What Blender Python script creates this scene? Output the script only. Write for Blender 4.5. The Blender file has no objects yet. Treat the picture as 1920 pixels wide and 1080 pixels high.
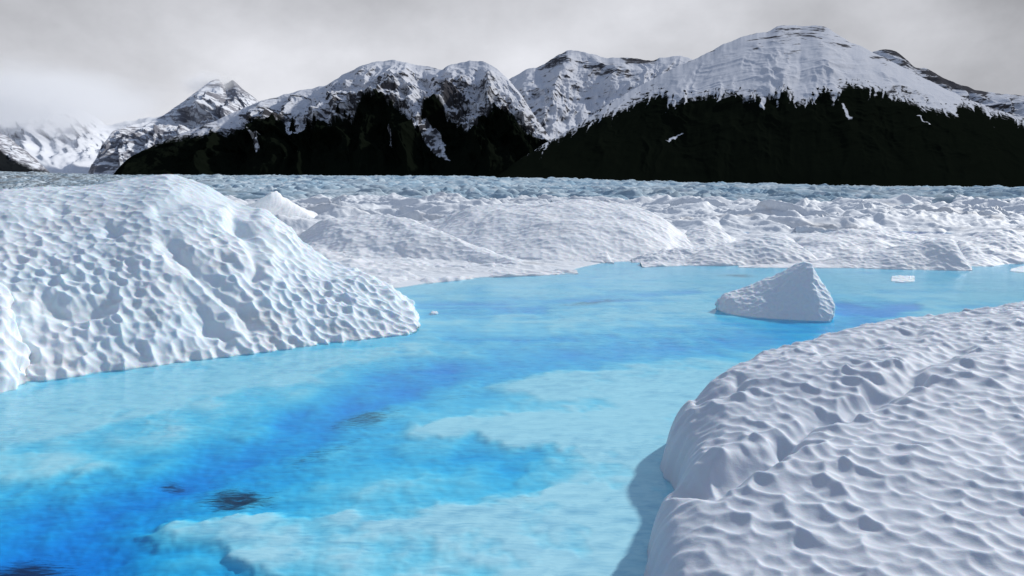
import bpy, math
import numpy as np
from mathutils import Vector

S = bpy.context.scene
COL = S.collection

# ------------------------------------------------------------------ camera
F = 1800.0                      # focal length in photo pixels (1920 wide)
CAMZ = 4.0
PITCH = math.atan(220.0 / F)
cam_d = bpy.data.cameras.new('camera')
cam_d.sensor_width = 36.0
cam_d.lens = 36.0 * F / 1920.0
cam_d.clip_start = 0.1
cam_d.clip_end = 40000.0
cam = bpy.data.objects.new('camera', cam_d)
cam.location = (0, 0, CAMZ)
cam.rotation_euler = (math.pi / 2 - PITCH, 0, 0)
COL.objects.link(cam)
S.camera = cam

# ------------------------------------------------------------------ light and sky
SUN_AZ, SUN_EL = math.radians(41), math.radians(28)    # to the right and ahead
sdir = Vector((math.sin(SUN_AZ) * math.cos(SUN_EL), math.cos(SUN_AZ) * math.cos(SUN_EL), math.sin(SUN_EL)))
sun_d = bpy.data.lights.new('sun', 'SUN')
sun_d.energy = 3.5
sun_d.angle = math.radians(2.2)
sun_d.color = (1.0, 0.972, 0.925)
sun = bpy.data.objects.new('sun', sun_d)
sun.rotation_euler = sdir.to_track_quat('Z', 'Y').to_euler()
sun.location = (40, 30, 60)
COL.objects.link(sun)

S.view_settings.view_transform = 'Standard'
S.view_settings.look = 'None'
S.view_settings.exposure = 0.0
S.view_settings.gamma = 1.0
S.render.engine = 'CYCLES'
S.cycles.use_denoising = True
S.cycles.max_bounces = 10
S.cycles.diffuse_bounces = 3
S.cycles.transparent_max_bounces = 12
S.cycles.volume_bounces = 6
S.cycles.caustics_reflective = False


class NT:
    """small node helper"""
    def __init__(self, tree):
        self.t = tree
        tree.nodes.clear()

    def n(self, kind, **kw):
        nd = self.t.nodes.new(kind)
        for k, v in kw.items():
            if k.startswith('i_'):
                self.set(nd.inputs[k[2:].replace('_', ' ')], v)
            else:
                setattr(nd, k, v)
        return nd

    def set(self, sock, v):
        if isinstance(v, bpy.types.NodeSocket):
            self.t.links.new(v, sock)
        else:
            sock.default_value = v

    def math(self, op, a, b=0.0, c=None, clamp=False):
        nd = self.t.nodes.new('ShaderNodeMath')
        nd.operation = op
        nd.use_clamp = clamp
        self.set(nd.inputs[0], a)
        self.set(nd.inputs[1], b)
        if c is not None:
            self.set(nd.inputs[2], c)
        return nd.outputs[0]

    def mix(self, f, a, b):
        nd = self.t.nodes.new('ShaderNodeMix')
        nd.data_type = 'RGBA'
        self.set(nd.inputs[0], f)
        self.set(nd.inputs[6], a)
        self.set(nd.inputs[7], b)
        return nd.outputs[2]

    def ramp(self, f, lo, hi, smooth=True):
        nd = self.t.nodes.new('ShaderNodeMapRange')
        nd.interpolation_type = 'SMOOTHSTEP' if smooth else 'LINEAR'
        self.set(nd.inputs[0], f)
        nd.inputs[1].default_value = lo
        nd.inputs[2].default_value = hi
        nd.inputs[3].default_value = 0
        nd.inputs[4].default_value = 1
        return nd.outputs[0]

    def noise(self, vec, scale, detail=4, rough=0.55, dist=0.0, out='Fac'):
        nd = self.t.nodes.new('ShaderNodeTexNoise')
        if vec is not None:
            self.set(nd.inputs['Vector'], vec)
        nd.inputs['Scale'].default_value = scale
        nd.inputs['Detail'].default_value = detail
        nd.inputs['Roughness'].default_value = rough
        nd.inputs['Distortion'].default_value = dist
        return nd.outputs[out]

    def vscale(self, vec, s, off=(0, 0, 0)):
        nd = self.t.nodes.new('ShaderNodeMapping')
        self.set(nd.inputs['Vector'], vec)
        nd.inputs['Scale'].default_value = s
        nd.inputs['Location'].default_value = off
        return nd.outputs[0]

    def attr(self, name):
        nd = self.t.nodes.new('ShaderNodeAttribute')
        nd.attribute_name = name
        return nd.outputs['Fac']


def c4(r, g, b):
    return (r, g, b, 1.0)


world = bpy.data.worlds.new('World')
S.world = world
world.use_nodes = True
W = NT(world.node_tree)
sky = W.n('ShaderNodeTexSky', sky_type='NISHITA', sun_disc=False, sun_elevation=SUN_EL, sun_rotation=SUN_AZ,
          altitude=200.0, air_density=1.0, dust_density=0.6, ozone_density=1.2)
tc = W.n('ShaderNodeTexCoord')
dirv = tc.outputs['Generated']
sep = W.n('ShaderNodeSeparateXYZ')
W.set(sep.inputs[0], dirv)
dx, dy, dz = sep.outputs
# cloud layer: solid low over the mountains ahead, broken higher up
flat = W.vscale(dirv, (1.0, 1.0, 1.5))
n1 = W.noise(flat, 3.2, 6, 0.55, 0.2)
n2 = W.noise(flat, 6.5, 7, 0.6, 0.15)
n3 = W.noise(W.vscale(dirv, (1, 1, 1.6), (3.1, 0, 1.7)), 1.7, 3, 0.5)
cl = W.math('ADD', W.math('MULTIPLY', W.math('SUBTRACT', n1, 0.5), 0.55),
            W.math('MULTIPLY', W.math('SUBTRACT', n2, 0.5), 0.32))
cl = W.math('ADD', cl, W.math('MULTIPLY', W.math('SUBTRACT', n3, 0.5), 0.3))
# thin bright part of the layer ahead, thicker to both sides and upwards
gx = W.math('MULTIPLY', W.math('ADD', dx, -0.02), 2.6)
gz = W.math('MULTIPLY', W.math('ADD', dz, -0.09), 4.5)
g = W.math('POWER', 2.718, W.math('MULTIPLY', W.math('ADD', W.math('MULTIPLY', gx, gx), W.math('MULTIPLY', gz, gz)), -1.0))
g2x = W.math('MULTIPLY', W.math('ADD', dx, 0.42), 3.0)
g2z = W.math('MULTIPLY', W.math('ADD', dz, -0.02), 7.0)
g2 = W.math('POWER', 2.718, W.math('MULTIPLY', W.math('ADD', W.math('MULTIPLY', g2x, g2x), W.math('MULTIPLY', g2z, g2z)), -1.0))
bright = W.math('ADD', W.math('MULTIPLY', g, 0.30), W.math('MULTIPLY', g2, 0.24))
bright = W.math('ADD', W.math('ADD', bright, 0.39), W.math('MULTIPLY', cl, 1.15))
g3x = W.math('MULTIPLY', W.math('ADD', dx, -0.62), 3.2)
g3z = W.math('MULTIPLY', W.math('ADD', dz, -0.10), 5.0)
g3 = W.math('POWER', 2.718, W.math('MULTIPLY', W.math('ADD', W.math('MULTIPLY', g3x, g3x), W.math('MULTIPLY', g3z, g3z)), -1.0))
bright = W.math('ADD', bright, W.math('MULTIPLY', g3, -0.05))
bright = W.math('MAXIMUM', bright, 0.2)
ccol = W.n('ShaderNodeVectorMath', operation='SCALE')
ccol.inputs[0].default_value = (0.965, 0.98, 1.045)
W.set(ccol.inputs['Scale'], bright)
cover = W.math('MAXIMUM', W.ramp(dz, 0.48, 0.27), W.math('ADD', W.math('MULTIPLY', cl, 2.6), 0.25, clamp=True))
b_sky = W.n('ShaderNodeBackground', i_Color=sky.outputs[0], i_Strength=0.15)
b_cl = W.n('ShaderNodeBackground', i_Color=ccol.outputs[0], i_Strength=1.0)
mx = W.n('ShaderNodeMixShader')
W.set(mx.inputs[0], cover)
W.set(mx.inputs[1], b_sky.outputs[0])
W.set(mx.inputs[2], b_cl.outputs[0])
wo = W.n('ShaderNodeOutputWorld')
W.set(wo.inputs['Surface'], mx.outputs[0])

# ------------------------------------------------------------------ numeric helpers
CP, SP = math.cos(PITCH), math.sin(PITCH)


def ray(x, y):
    a = (np.asarray(x, float) - 960) / F
    b = -(np.asarray(y, float) - 540) / F
    return a, CP + b * SP, -SP + b * CP          # X, Y (ahead), Z


def ground(x, y, z=0.0):
    rx, ry, rz = ray(x, y)
    k = (z - CAMZ) / rz
    return rx * k, ry * k


def at_depth(x, y, Y):
    rx, ry, rz = ray(x, y)
    k = Y / ry
    return rx * k, Y + 0 * k, CAMZ + rz * k


def project(X, Y, Z):
    dzz = Z - CAMZ
    dep = Y * CP - dzz * SP
    up = Y * SP + dzz * CP
    return 960 + F * X / dep, 540 - F * up / dep


def h32(ix, iy, iz, seed):
    h = (ix.astype(np.int64) * 374761393 + iy.astype(np.int64) * 668265263 + iz.astype(np.int64) * 1274126177
         + seed * 974711) & 0xFFFFFFFF
    h = ((h ^ (h >> 13)) * 1274126177) & 0xFFFFFFFF
    h = ((h ^ (h >> 16)) * 2246822519) & 0xFFFFFFFF
    return (h ^ (h >> 15)) & 0xFFFFFFFF


def perlin2(x, y, seed=0):
    xi, yi = np.floor(x), np.floor(y)
    xf, yf = x - xi, y - yi
    u, v = xf * xf * xf * (xf * (xf * 6 - 15) + 10), yf * yf * yf * (yf * (yf * 6 - 15) + 10)
    xi, yi = xi.astype(np.int64), yi.astype(np.int64)
    z0 = np.zeros_like(xi)

    def g(ix, iy, fx, fy):
        a = h32(ix, iy, z0, seed) * (2 * math.pi / 4294967296.0)
        return np.cos(a) * fx + np.sin(a) * fy
    n00, n10 = g(xi, yi, xf, yf), g(xi + 1, yi, xf - 1, yf)
    n01, n11 = g(xi, yi + 1, xf, yf - 1), g(xi + 1, yi + 1, xf - 1, yf - 1)
    a, b = n00 + u * (n10 - n00), n01 + u * (n11 - n01)
    return (a + v * (b - a)) * 1.5


def fbm(x, y, octv=4, seed=0, gain=0.5, lac=2.03):
    s, a, t = 0, 1.0, 0
    for i in range(octv):
        s = s + a * perlin2(x + 17.3 * i, y - 9.1 * i, seed + i)
        t += a
        a *= gain
        x, y = x * lac, y * lac
    return s / t


def ridged(x, y, octv=5, seed=0, gain=0.5, lac=2.07):
    s, a, t, w = 0, 1.0, 0, 1.0
    for i in range(octv):
        r = (1 - np.abs(perlin2(x + 31.7 * i, y + 5.9 * i, seed + i))) ** 2
        s = s + a * r * w
        w = np.clip(r * 1.3, 0, 1)
        t += a
        a *= gain
        x, y = x * lac, y * lac
    return s / t


def worley(x, y, seed=0, jit=0.95):
    """squared distance to nearest and second nearest feature point, and a per cell random"""
    xi, yi = np.floor(x).astype(np.int64), np.floor(y).astype(np.int64)
    f1, f2 = np.full(x.shape, 9.0), np.full(x.shape, 9.0)
    rid = np.zeros(x.shape)
    z0 = np.zeros_like(xi)
    for ox in (-1, 0, 1):
        for oy in (-1, 0, 1):
            h = h32(xi + ox, yi + oy, z0, seed)
            px = xi + ox + 0.5 + ((h & 0xFFFF) / 65535.0 - 0.5) * jit
            py = yi + oy + 0.5 + ((h >> 16) / 65535.0 - 0.5) * jit
            d = (x - px) ** 2 + (y - py) ** 2
            closer = d < f1
            f2 = np.where(closer, f1, np.minimum(f2, d))
            rid = np.where(closer, (h % 997) / 997.0, rid)
            f1 = np.where(closer, d, f1)
    return f1, f2, rid


def bowls(x, y, seed=0, jit=0.9, spread=0.22, k=12.0):
    """continuous field of shallow bowls: soft minimum of weighted squared distances to cell points"""
    xi, yi = np.floor(x).astype(np.int64), np.floor(y).astype(np.int64)
    acc = np.zeros(x.shape)
    z0 = np.zeros_like(xi)
    for ox in (-1, 0, 1):
        for oy in (-1, 0, 1):
            h = h32(xi + ox, yi + oy, z0, seed)
            px = xi + ox + 0.5 + ((h & 0xFFFF) / 65535.0 - 0.5) * jit
            py = yi + oy + 0.5 + ((h >> 16) / 65535.0 - 0.5) * jit
            d = (x - px) ** 2 + (y - py) ** 2 + spread * ((h % 991) / 991.0)
            acc += np.exp(-k * d)
    return -np.log(acc + 1e-9) / k


def bowls3(x, y, z, seed=0, jit=0.9, spread=0.25, k=13.0):
    xi, yi, zi = (np.floor(q).astype(np.int64) for q in (x, y, z))
    acc = np.zeros(x.shape)
    for ox in (-1, 0, 1):
        for oy in (-1, 0, 1):
            for oz in (-1, 0, 1):
                h = h32(xi + ox, yi + oy, zi + oz, seed)
                d = (x - (xi + ox + 0.5 + ((h & 0x3FF) / 1023.0 - 0.5) * jit)) ** 2
                d += (y - (yi + oy + 0.5 + (((h >> 10) & 0x3FF) / 1023.0 - 0.5) * jit)) ** 2
                d += (z - (zi + oz + 0.5 + (((h >> 20) & 0x3FF) / 1023.0 - 0.5) * jit)) ** 2
                acc += np.exp(-k * (d + spread * ((h % 991) / 991.0)))
    return -np.log(acc + 1e-9) / k - 0.42


def cups(x, y, seed=0, warp=0.35, small=0.2):
    """sun cups: shallow bowls that meet in crests, about -0.3..0.4"""
    wx = fbm(x * 0.5, y * 0.5, 3, seed + 50) * warp * 2
    wy = fbm(x * 0.5 + 40, y * 0.5, 3, seed + 60) * warp * 2
    c = bowls(x + wx, y + wy, seed) - 0.24
    d = bowls((x + wx) * 1.9 + 7, (y + wy) * 1.9, seed + 3) - 0.24
    return c + small * d


def sstep(a, b, x):
    t = np.clip((x - a) / (b - a), 0, 1)
    return t * t * (3 - 2 * t)


def pl_dist(px, py, pts, ys=1.0):
    """distance to a polyline, and the arc position 0..1 of the nearest point (y stretched by ys)"""
    best = np.full(px.shape, 1e9)
    arc = np.zeros(px.shape)
    n = len(pts) - 1
    for i in range(n):
        ax, ay = pts[i][0], pts[i][1] * ys
        bx, by = pts[i + 1][0], pts[i + 1][1] * ys
        ex, ey = bx - ax, by - ay
        t = np.clip(((px - ax) * ex + (py * ys - ay) * ey) / (ex * ex + ey * ey), 0, 1)
        d = np.hypot(px - ax - t * ex, py * ys - ay - t * ey)
        m = d < best
        best = np.where(m, d, best)
        arc = np.where(m, (i + t) / n, arc)
    return best, arc


def poly_sd(px, py, pts, ys=1.0):
    """signed distance to a polygon, positive inside (y stretched by ys)"""
    d, _ = pl_dist(px, py, list(pts) + [pts[0]], ys)
    inside = np.zeros(px.shape, bool)
    n = len(pts)
    for i in range(n):
        ax, ay = pts[i]
        bx, by = pts[(i + 1) % n]
        if ay == by:
            continue
        c = ((ay > py) != (by > py)) & (px < (bx - ax) * (py - ay) / (by - ay) + ax)
        inside ^= c
    return np.where(inside, d, -d)


def grid_mesh(name, X, Y, Z, mat, attrs=None, flip=False):
    nu, nv = X.shape
    me = bpy.data.meshes.new(name)
    co = np.stack([X, Y, Z], -1).reshape(-1, 3).astype(np.float32)
    idx = np.arange(nu * nv).reshape(nu, nv)
    q = np.stack([idx[:-1, :-1], idx[1:, :-1], idx[1:, 1:], idx[:-1, 1:]], -1).reshape(-1, 4)
    if flip:
        q = q[:, ::-1]
    me.vertices.add(len(co))
    me.vertices.foreach_set('co', co.ravel())
    me.loops.add(q.size)
    me.loops.foreach_set('vertex_index', q.ravel().astype(np.int32))
    me.polygons.add(len(q))
    me.polygons.foreach_set('loop_start', np.arange(0, q.size, 4, dtype=np.int32))
    me.polygons.foreach_set('loop_total', np.full(len(q), 4, np.int32))
    me.polygons.foreach_set('use_smooth', np.ones(len(q), bool))
    me.update(calc_edges=True)
    for k, v in (attrs or {}).items():
        a = me.attributes.new(k, 'FLOAT', 'POINT')
        a.data.foreach_set('value', np.ascontiguousarray(v, dtype=np.float32).ravel())
    me.materials.append(mat)
    o = bpy.data.objects.new(name, me)
    COL.objects.link(o)
    return o


def normals(X, Y, Z):
    P = np.stack([X, Y, Z], -1)
    du = np.gradient(P, axis=0)
    dv = np.gradient(P, axis=1)
    n = np.cross(du, dv)
    n /= np.maximum(np.linalg.norm(n, axis=-1, keepdims=True), 1e-9)
    return n


def tag(o, label=None, cat=None, group=None, kind=None):
    if label: o['label'] = label
    if cat: o['category'] = cat
    if group: o['group'] = group
    if kind: o['kind'] = kind
    return o


def smooth_keys(keys, n, k=0.025, power=None):
    """dense smoothed resampling of rows of key values along the arc of the first two columns"""
    K = np.array(keys, float)
    seg = np.hypot(np.diff(K[:, 0]), np.diff(K[:, 1])) + 1e-6
    s = np.concatenate([[0], np.cumsum(seg)])
    s /= s[-1]
    m = 3000
    t = np.linspace(0, 1, m)
    D = np.stack([np.interp(t, s, K[:, i]) for i in range(K.shape[1])], -1)
    w = max(1, int(m * k))
    ker = np.hanning(2 * w + 3)[1:-1]
    ker /= ker.sum()
    pad = np.concatenate([2 * D[:1] - D[1:w + 1][::-1], D, 2 * D[-1:] - D[-w - 1:-1][::-1]])
    D = np.stack([np.convolve(pad[:, i], ker, 'valid') for i in range(D.shape[1])], -1)[:m]
    tt = np.linspace(0, 1, n)
    return np.stack([np.interp(tt, np.linspace(0, 1, len(D)), D[:, i]) for i in range(D.shape[1])], -1)


# ------------------------------------------------------------------ materials
def out_surface(T, sh, vol=None):
    o = T.n('ShaderNodeOutputMaterial')
    T.set(o.inputs['Surface'], sh)
    if vol is not None:
        T.set(o.inputs['Volume'], vol)


def new_mat(name):
    m = bpy.data.materials.new(name)
    m.use_nodes = True
    return m, NT(m.node_tree)


def ice_material(name, col, col2, dirt=0.0, grain=60.0, bump=0.004, sss=0.35, sscale=0.12, dirt_scale=0.5, grain_str=0.5):
    m, T = new_mat(name)
    pos = T.n('ShaderNodeNewGeometry').outputs['Position']
    big = T.noise(pos, 0.45, 4, 0.55)
    fine = T.noise(pos, grain, 3, 0.6)
    med = T.noise(pos, grain * 0.22, 4, 0.6)
    c = T.mix(T.ramp(big, 0.35, 0.7), c4(*col), c4(*col2))
    if dirt > 0:
        dn = T.noise(T.vscale(pos, (1, 1, 2.0), (5, 3, 1)), dirt_scale, 6, 0.65, 0.6)
        dm = T.math('MULTIPLY', T.ramp(dn, 0.52, 0.72), dirt)
        c = T.mix(dm, c, c4(0.40, 0.35, 0.30))
        sp = T.noise(pos, grain * 0.5, 2, 0.6)
        c = T.mix(T.math('MULTIPLY', T.math('MULTIPLY', T.ramp(sp, 0.62, 0.75), dm), 0.8), c, c4(0.12, 0.11, 0.11))
    b = T.n('ShaderNodeBump')
    T.set(b.inputs['Height'], T.math('ADD', T.math('MULTIPLY', fine, 0.5), med))
    b.inputs['Strength'].default_value = grain_str
    b.inputs['Distance'].default_value = bump
    p = T.n('ShaderNodeBsdfPrincipled')
    T.set(p.inputs['Base Color'], c)
    p.inputs['Roughness'].default_value = 0.65
    p.inputs['Specular IOR Level'].default_value = 0.08
    p.inputs['Subsurface Weight'].default_value = sss
    p.inputs['Subsurface Radius'].default_value = (0.25, 0.65, 1.0)
    p.inputs['Subsurface Scale'].default_value = sscale
    T.set(p.inputs['Normal'], b.outputs[0])
    out_surface(T, p.outputs[0])
    return m


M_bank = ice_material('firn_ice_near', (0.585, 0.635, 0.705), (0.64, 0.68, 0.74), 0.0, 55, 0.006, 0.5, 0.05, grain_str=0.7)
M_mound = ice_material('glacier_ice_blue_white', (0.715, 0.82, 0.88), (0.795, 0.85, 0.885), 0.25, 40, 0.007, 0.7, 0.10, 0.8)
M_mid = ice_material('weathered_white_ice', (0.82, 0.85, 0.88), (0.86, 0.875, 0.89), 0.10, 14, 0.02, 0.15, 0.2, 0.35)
M_hummock = ice_material('dusty_white_ice', (0.77, 0.805, 0.84), (0.83, 0.85, 0.87), 0.45, 8, 0.04, 0.0, 0.2, 0.16, 0.7)
M_berg = ice_material('iceberg_ice', (0.70, 0.80, 0.87), (0.80, 0.86, 0.90), 0.0, 30, 0.010, 0.5, 0.08)


# bed of the lake: white ice, dark reflections and deep water painted on
m, T = new_mat('lake_bed_ice')
pos = T.n('ShaderNodeNewGeometry').outputs['Position']
dark_water = T.attr('dark_water')
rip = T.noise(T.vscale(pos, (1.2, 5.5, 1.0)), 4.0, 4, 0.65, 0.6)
fac = T.ramp(T.math('ADD', dark_water, T.math('MULTIPLY', T.math('SUBTRACT', rip, 0.5), 2.2)), 0.35, 1.25)
bgr = T.math('ADD', T.math('MULTIPLY', T.noise(pos, 0.8, 5, 0.6), 0.5), T.math('MULTIPLY', T.ramp(T.noise(T.vscale(pos, (0.7, 1.3, 1)), 7.0, 4, 0.65), 0.3, 0.7), 0.5))
bc = T.mix(bgr, c4(0.78, 0.84, 0.86), c4(0.95, 0.96, 0.96))
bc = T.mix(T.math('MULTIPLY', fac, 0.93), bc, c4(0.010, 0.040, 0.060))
p = T.n('ShaderNodeBsdfDiffuse')
T.set(p.inputs['Color'], bc)
out_surface(T, p.outputs[0])
M_bed = m

# water: clear meltwater that absorbs red and green
m, T = new_mat('meltwater')
pos = T.n('ShaderNodeNewGeometry').outputs['Position']
w1 = T.noise(T.vscale(pos, (0.75, 1.5, 1.0)), 3.2, 3, 0.55, 0.5)
w2 = T.noise(T.vscale(pos, (0.6, 1.7, 1.0), (9, 2, 0)), 9.0, 2, 0.5, 0.3)
calm = T.ramp(T.noise(T.vscale(pos, (0.35, 1.0, 1.0)), 0.35, 3, 0.5), 0.30, 0.65)
hgt = T.math('MULTIPLY', T.math('ADD', w1, T.math('MULTIPLY', w2, 0.35)), T.math('ADD', T.math('MULTIPLY', calm, 0.8), 0.25))
b = T.n('ShaderNodeBump')
T.set(b.inputs['Height'], hgt)
b.inputs['Strength'].default_value = 1.0
b.inputs['Distance'].default_value = 0.012
gw = T.n('ShaderNodeNewGeometry')
dt = T.n('ShaderNodeVectorMath', operation='DOT_PRODUCT')
T.set(dt.inputs[0], gw.outputs['Incoming'])
T.set(dt.inputs[1], gw.outputs['Normal'])
fres = T.math('MULTIPLY_ADD', T.math('POWER', T.math('SUBTRACT', 1.0, T.math('ABSOLUTE', dt.outputs['Value'])), 5.0), 0.98, 0.02)
gl = T.n('ShaderNodeBsdfGlossy')
gl.inputs['Roughness'].default_value = 0.09
gl.inputs['Color'].default_value = c4(1, 1, 1)
T.set(gl.inputs['Normal'], b.outputs[0])
tr = T.n('ShaderNodeBsdfTransparent')
# light gathered and spread by ripples, painted into the transparent colour
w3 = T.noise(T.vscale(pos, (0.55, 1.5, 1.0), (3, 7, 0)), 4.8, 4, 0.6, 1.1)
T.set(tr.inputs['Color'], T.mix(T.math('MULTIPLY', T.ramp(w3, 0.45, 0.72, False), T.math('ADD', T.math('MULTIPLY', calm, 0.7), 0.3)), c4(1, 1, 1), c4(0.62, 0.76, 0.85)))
mxs = T.n('ShaderNodeMixShader')
T.set(mxs.inputs[0], T.math('MULTIPLY', fres, T.math('MULTIPLY_ADD', fres, 0.85, 0.22, clamp=True)))   # polarising filter: glare is cut except at a low angle
T.set(mxs.inputs[1], tr.outputs[0])
T.set(mxs.inputs[2], gl.outputs[0])
va = T.n('ShaderNodeVolumeAbsorption')
va.inputs['Color'].default_value = c4(0.02, 0.825, 0.982)
va.inputs['Density'].default_value = 7.4
out_surface(T, mxs.outputs[0], va.outputs[0])
M_water = m

# broken blue serac ice of the far glacier
m, T = new_mat('serac_ice')
pos = T.n('ShaderNodeNewGeometry').outputs['Position']
n_a = T.noise(T.vscale(pos, (1, 0.35, 1)), 0.05, 5, 0.65)
n_b = T.noise(T.vscale(pos, (1, 0.4, 2)), 0.4, 4, 0.7)
c = T.mix(T.ramp(n_a, 0.35, 0.65), c4(0.30, 0.46, 0.58), c4(0.52, 0.62, 0.68))
c = T.mix(T.ramp(n_b, 0.5, 0.72), c, c4(0.70, 0.74, 0.76))
c = T.mix(T.math('MULTIPLY', T.attr('dirt'), T.ramp(n_b, 0.62, 0.40)), c, c4(0.16, 0.16, 0.155))
p = T.n('ShaderNodeBsdfDiffuse')
T.set(p.inputs['Color'], c)
out_surface(T, p.outputs[0])
M_serac = m


def mountain_material(name, rock, snow, forest, sc=1.0):
    m, T = new_mat(name)
    pos = T.n('ShaderNodeNewGeometry').outputs['Position']
    f1 = T.noise(T.vscale(pos, (1, 0.5, 0.28)), 0.09 * sc, 5, 0.68)
    f2 = T.noise(T.vscale(pos, (0.7, 0.4, 3.2)), 0.03 * sc, 6, 0.7, 0.4)
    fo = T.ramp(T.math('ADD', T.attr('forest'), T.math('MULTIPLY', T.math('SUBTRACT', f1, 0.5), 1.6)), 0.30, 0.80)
    ro = T.ramp(T.math('ADD', T.attr('rock'), T.math('MULTIPLY', T.math('SUBTRACT', f2, 0.5), 1.5)), 0.42, 0.72)
    rc = T.mix(T.noise(pos, 0.02 * sc, 4, 0.6), c4(*rock), c4(rock[0] * 1.7, rock[1] * 1.65, rock[2] * 1.6))
    c = T.mix(ro, c4(*snow), rc)
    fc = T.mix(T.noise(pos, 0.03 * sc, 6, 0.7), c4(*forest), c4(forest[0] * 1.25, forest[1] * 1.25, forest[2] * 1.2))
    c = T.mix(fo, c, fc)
    p = T.n('ShaderNodeBsdfDiffuse')
    T.set(p.inputs['Color'], c)
    out_surface(T, p.outputs[0])
    return m


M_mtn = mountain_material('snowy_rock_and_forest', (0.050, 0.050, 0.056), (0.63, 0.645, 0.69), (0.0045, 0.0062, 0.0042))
M_far = mountain_material('snowy_rock_far', (0.17, 0.175, 0.20), (0.74, 0.76, 0.80), (0.012, 0.014, 0.016))  # rock lightened: distance haze put into its colour

# ------------------------------------------------------------------ lake bed and water
SHORE = [(-700, 560), (300, 548), (600, 546), (745, 541), (800, 532), (900, 521), (1000, 517), (1060, 510), (1100, 500),
         (1145, 491), (1300, 491), (1390, 497), (1600, 497), (1740, 503), (1820, 500), (1920, 491), (2100, 486), (2700, 480)]
sx = np.array([p[0] for p in SHORE], float)
sy = np.array([p[1] for p in SHORE], float)


def shore_y_px(s):
    return np.interp(960 + F * s, sx, sy)


def polar(s0, s1, ns, y0, y1, ny):
    s = np.linspace(s0, s1, ns)
    yy = np.exp(np.linspace(math.log(y0), math.log(y1), ny))
    Sg, Yg = np.meshgrid(s, yy, indexing='ij')
    return Sg, Sg * Yg, Yg


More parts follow.
